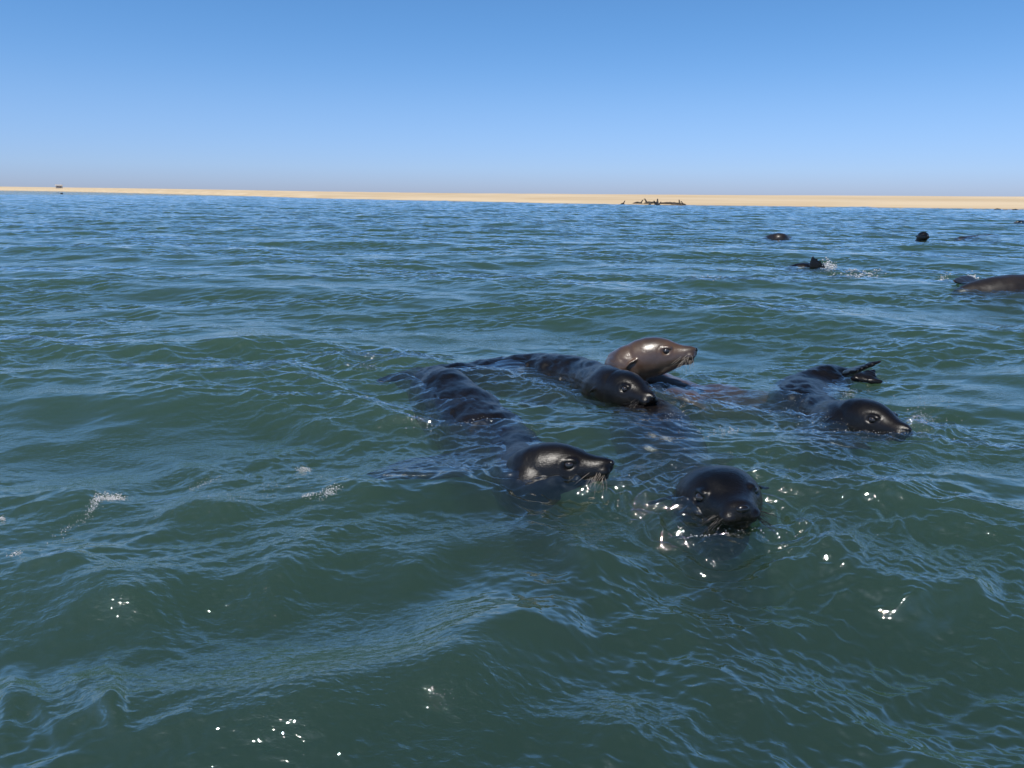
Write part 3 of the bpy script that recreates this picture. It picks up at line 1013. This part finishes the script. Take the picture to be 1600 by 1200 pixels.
def beach_seal(px, py, posture, face, size, label, wet=False):
    """posture: lying or upright; face: degrees, 0 looks right, 180 left"""
    g = head_geo()
    L = size
    hs = .20 * L
    if posture == "upright":
        nose = Vector((.30 * L, 0, .62 * L))
        H = head_matrix(nose, 0, 22, 0, hs)
        g.transform(H)
        a = H @ Vector((.2, 0, -.08)); b = H @ Vector((-.1, 0, -.35))
        g.tube([(*a, .30 * hs, .30 * hs), (*b, .36 * hs, .36 * hs), (.02 * L, 0, .32 * L, .10 * L, .11 * L), (-.10 * L, 0, .15 * L, .14 * L, .14 * L),
                (-.36 * L, 0, .10 * L, .12 * L, .10 * L), (-.62 * L, 0, .05 * L, .05 * L, .045 * L)], seg=20, n=50, up=(0, 1, 0))
        for s in (-1, 1):
            g.tube([(0, s * .09 * L, .20 * L, .045 * L, .03 * L), (.06 * L, s * .17 * L, .05 * L, .05 * L, .02 * L), (.14 * L, s * .24 * L, .015 * L, .03 * L, .015 * L)], seg=10, n=14)
            g.tube([(-.60 * L, s * .02 * L, .04 * L, .03 * L, .02 * L), (-.78 * L, s * .07 * L, .02 * L, .045 * L, .012 * L)], seg=10, n=10)
    else:
        nose = Vector((.62 * L, 0, .13 * L))
        H = head_matrix(nose, 0, -4, 0, hs)
        g.transform(H)
        a = H @ Vector((.2, 0, -.04)); b = H @ Vector((-.15, 0, -.05))
        g.tube([(*a, .30 * hs, .30 * hs), (*b, .40 * hs, .38 * hs), (.15 * L, 0, .12 * L, .14 * L, .12 * L), (-.08 * L, 0, .13 * L, .16 * L, .135 * L),
                (-.36 * L, 0, .09 * L, .11 * L, .09 * L), (-.62 * L, 0, .04 * L, .04 * L, .04 * L)], seg=20, n=50)
        for s in (-1, 1):
            g.tube([(.12 * L, s * .12 * L, .08 * L, .045 * L, .03 * L), (.02 * L, s * .24 * L, .02 * L, .05 * L, .02 * L), (-.06 * L, s * .30 * L, .012 * L, .02 * L, .012 * L)], seg=10, n=14)
            g.tube([(-.60 * L, s * .02 * L, .03 * L, .03 * L, .02 * L), (-.78 * L, s * .07 * L, .02 * L, .045 * L, .012 * L)], seg=10, n=10)
    me = fuse(g, .016 * L, 2, "fur_seal")
    o = add("fur_seal", me, M_BEACH_WET if wet else M_BEACH)
    p = on_sand(px, py)
    o.location = (p.x, p.y, max(p.z, -.02) - .01)
    o.rotation_euler = (0, 0, R(face))
    tag(o, label, "seal", "fur seals hauled out on the sand bank")


for q in (
    (974.5, 319.3, "upright", 20, .55, "lone seal sitting at the water's edge, well apart from the group on the sand", True),
    (996, 318.0, "lying", 10, .72, "seal lying at the left end of the group on the sand bank", False),
    (1002.3, 318.3, "upright", -20, .62, "slim seal sitting upright second from the left end of the sand bank group", False),
    (1009.5, 318.4, "upright", 165, .78, "tallest upright seal in the left half of the sand bank group", False),
    (1014.5, 318.2, "lying", 0, .85, "seal lying right beside the tallest upright seal on the sand", False),
    (1021, 318.0, "lying", 185, .80, "seal lying on the sand just left of the dark wet cluster", False),
    (1016.5, 320.0, "upright", 15, .38, "small dark seal at the water line below the lying seals", True),
    (1023.5, 320.2, "upright", 200, .62, "wet black seal on the left of the dark cluster by the water", True),
    (1027, 320.0, "upright", 80, .90, "largest wet black seal in the middle of the dark cluster by the water", True),
    (1030.5, 320.4, "upright", -10, .50, "small wet black seal on the right of the dark cluster by the water", True),
    (1034.5, 318.6, "lying", 5, .60, "thin seal lying on the sand just right of the dark wet cluster", False),
    (1041.5, 318.4, "lying", 180, .70, "seal lying at the left end of the long low row", False),
    (1047, 318.8, "lying", 0, .80, "seal lying second in the long low row on the sand", False),
    (1052.5, 319.4, "lying", 178, .84, "seal lying third in the long low row on the sand", False),
    (1058, 319.7, "lying", 3, .76, "seal lying beside the upright one near the right end of the row", False),
    (1061.5, 319.6, "upright", 100, .72, "seal sitting upright near the right end of the long low row", False),
    (1066, 320.0, "upright", 175, .55, "short seal at the very right end of the group on the sand", False),
    (1558, 329.3, "lying", 0, .50, "small dark seal in the shallows at the far right of the beach", True),
    (1586, 329.8, "lying", 180, .45, "small dark seal in the shallows, rightmost along the beach", True),
):
    beach_seal(*q)


def hut():
    p = on_sand(92.8, 294.6)
    d = math.hypot(p.x, p.y)
    k = d / FPX
    root = bpy.data.objects.new("beach_hut", None); COL.objects.link(root); root.location = p
    root.rotation_euler = (0, 0, R(25))
    tag(root, "pale hut with a flat overhanging roof standing alone on the far sand", "hut")
    def box(name, x0, x1, y0, y1, z0, z1, m, parent=root):
        bm = bmesh.new(); bmesh.ops.create_cube(bm, size=1)
        for v in bm.verts:
            v.co = Vector((x0 + (x1 - x0) * (v.co.x + .5), y0 + (y1 - y0) * (v.co.y + .5), z0 + (z1 - z0) * (v.co.z + .5)))
        me = bpy.data.meshes.new(name); bm.to_mesh(me); bm.free()
        return add(name, me, m, parent)
    wall = plain_material("grey_boards", (.46, .44, .44), .8, noise=.2, scale=2)
    roof = plain_material("pale_roof", (.82, .81, .82), .6, noise=.05, scale=2)
    dark = plain_material("dark_timber", (.24, .22, .21), .8, noise=.2, scale=2)
    w, dp = 3.6 * k, 2.4 * k
    box("wall", -w, w, -dp, dp, .9 * k, 3.6 * k, wall)
    box("roof", -w * 1.22, w * 1.18, -dp * 1.25, dp * 1.2, 3.61 * k, 5.2 * k, roof)
    box("deck", -w * 1.1, w * 1.1, -dp * 1.5, dp * 1.05, .55 * k, .9 * k - .01, dark)
    for sx in (-.95, -.3, .3, .95):
        box("post", sx * w - .12 * k, sx * w + .12 * k, -dp * 1.4, -dp * 1.4 + .24 * k, -.6 * k, .55 * k - .01, dark)
    box("window", -w * .6, -w * .1, -dp - .08 * k, -dp - .003, 1.9 * k, 3.0 * k, dark)
    box("door", w * .25, w * .6, -dp - .08 * k, -dp - .003, .92 * k, 3.0 * k, dark)


hut()


# ------------------------------------------------------------------ foam, splash drops and beads standing in for sun glints
M_FOAM = plain_material("foam", (.58, .60, .62), .25, coat=.5, noise=.1, scale=80)
M_DROP_GLINT, _t, _b = new_mat("droplet_glint")
_b.inputs["Base Color"].default_value = (.85, .88, .9, 1); _b.inputs["Roughness"].default_value = .03  # pale base colour makes the beads read as sun sparkles
_b.inputs["Transmission Weight"].default_value = .55; _b.inputs["IOR"].default_value = 1.33


def bubbles(name, spots, mat, seed, zfun=None):
    """spots: px, py, spread in px (x, y), count, size range, height range"""
    rng = np.random.default_rng(seed)
    bm = bmesh.new(); bmesh.ops.create_icosphere(bm, subdivisions=1, radius=1)
    bv = np.array([v.co[:] for v in bm.verts]); bf = [[v.index for v in f.verts] for f in bm.faces]; bm.free()
    P, S = [], []
    for (px, py, sx, sy, ang, n, r0, r1, h0, h1) in spots:
        a = rng.normal(size=n); b = rng.normal(size=n)
        c, s_ = math.cos(R(ang)), math.sin(R(ang))
        X = px + (a * sx * c - b * sy * s_); Y = py - (a * sx * s_ + b * sy * c)
        if py > 500 and mat is M_FOAM: r0, r1 = r0 * .45, r1 * .5
        for x, y in zip(X, Y):
            q = ground(x, max(y, 330))
            r = r0 + (r1 - r0) * rng.random() ** 2.5
            P.append((q.x, q.y, h0 + (h1 - h0) * rng.random() ** 1.6)); S.append(r)
    P = np.array(P); S = np.array(S)
    z = water_z(P[:, 0], P[:, 1])
    P[:, 2] += z
    V = (bv[None] * S[:, None, None] + P[:, None]).reshape(-1, 3)
    F = []
    for i in range(len(P)):
        F += [[k + i * len(bv) for k in f] for f in bf]
    me = bpy.data.meshes.new(name)
    me.from_pydata(V.tolist(), [], F)
    me.polygons.foreach_set("use_smooth", np.ones(len(F), dtype=bool)); me.update()
    o = add(name, me, mat)
    return o


foam = bubbles("foam", [
    (178, 788, 9, 3.5, 12, 420, .0015, .0045, 0, .002), (158, 797, 9, 3, 35, 260, .0015, .004, 0, .002), (146, 812, 6, 2, 40, 90, .0012, .003, 0, .001),
    (120, 828, 22, 5, 30, 90, .001, .003, 0, .001), (476, 738, 5, 2.5, 10, 160, .0015, .004, 0, .002), (516, 792, 8, 3, 15, 200, .0015, .004, 0, .002),
    (484, 796, 7, 2, 5, 90, .0015, .0035, 0, .001), (30, 893, 6, 3, 10, 70, .0015, .003, 0, .001), (4, 820, 3, 2, 10, 60, .0015, .004, 0, .003),
    (410, 785, 60, 8, 15, 110, .001, .0025, 0, .001), (315, 762, 12, 3, 15, 70, .001, .0025, 0, .001),
    (1345, 428, 16, 3, 0, 160, .004, .014, 0, .02), (1520, 437, 4, 2.5, -20, 130, .004, .014, 0, .03), (1472, 434, 6, 1.5, 10, 50, .004, .008, 0, .01),
    (1295, 417, 6, 4, -35, 260, .004, .014, 0, .07), (1105, 436, 14, 3, -10, 60, .003, .006, 0, .01),
    (575, 585, 12, 3, 0, 70, .0015, .004, 0, .006), (1440, 663, 8, 7, 0, 260, .001, .0035, 0, .03), (1315, 622, 12, 5, 40, 160, .001, .0035, 0, .01),
    (1330, 605, 10, 3, 40, 90, .001, .0035, 0, .01), (1258, 625, 14, 3, -15, 60, .001, .003, .0, .05),
    (1375, 575, 10, 3, -25, 50, .001, .003, .0, .01), (1090, 600, 40, 6, -5, 70, .0015, .003, 0, .006), (830, 690, 10, 4, 0, 40, .001, .003, 0, .004)],
    M_FOAM, 3)
tag(foam, kind="stuff")
spray_glints = bubbles("spray_glints", [  # splash droplets, plus pale beads set in place of sun glints
    (1445, 655, 22, 22, 0, 90, .0008, .0028, 0, .09), (1150, 838, 12, 6, 0, 60, .0008, .0026, 0, .012), (1090, 850, 22, 2.2, -10, 40, .001, .0028, 0, .004),
    (1180, 852, 60, 3, 0, 18, .001, .0022, 0, .003), (1135, 692, 28, 5, 8, 80, .001, .003, 0, .012), (1048, 665, 8, 8, 0, 30, .001, .003, 0, .012),
    (900, 766, 40, 3, -3, 60, .0008, .0022, 0, .010), (1080, 700, 60, 14, -20, 40, .0008, .002, 0, .004), (1290, 668, 40, 8, -20, 60, .0008, .0024, 0, .012), (660, 675, 22, 8, -10, 40, .001, .003, 0, .01), (740, 668, 22, 4, 0, 40, .001, .003, 0, .01),
    (700, 1120, 12, 5, 10, 8, .0005, .0010, 0, .001), (1370, 690, 50, 4, -8, 50, .0008, .0022, 0, .006),
    (1000, 560, 200, 60, 0, 60, .0008, .002, 0, .004), (320, 763, 14, 3, 10, 20, .0008, .002, 0, .003)],
    M_DROP_GLINT, 8)
tag(spray_glints, kind="stuff")

water = add("water", build_water(), water_material())
tag(water, kind="structure")
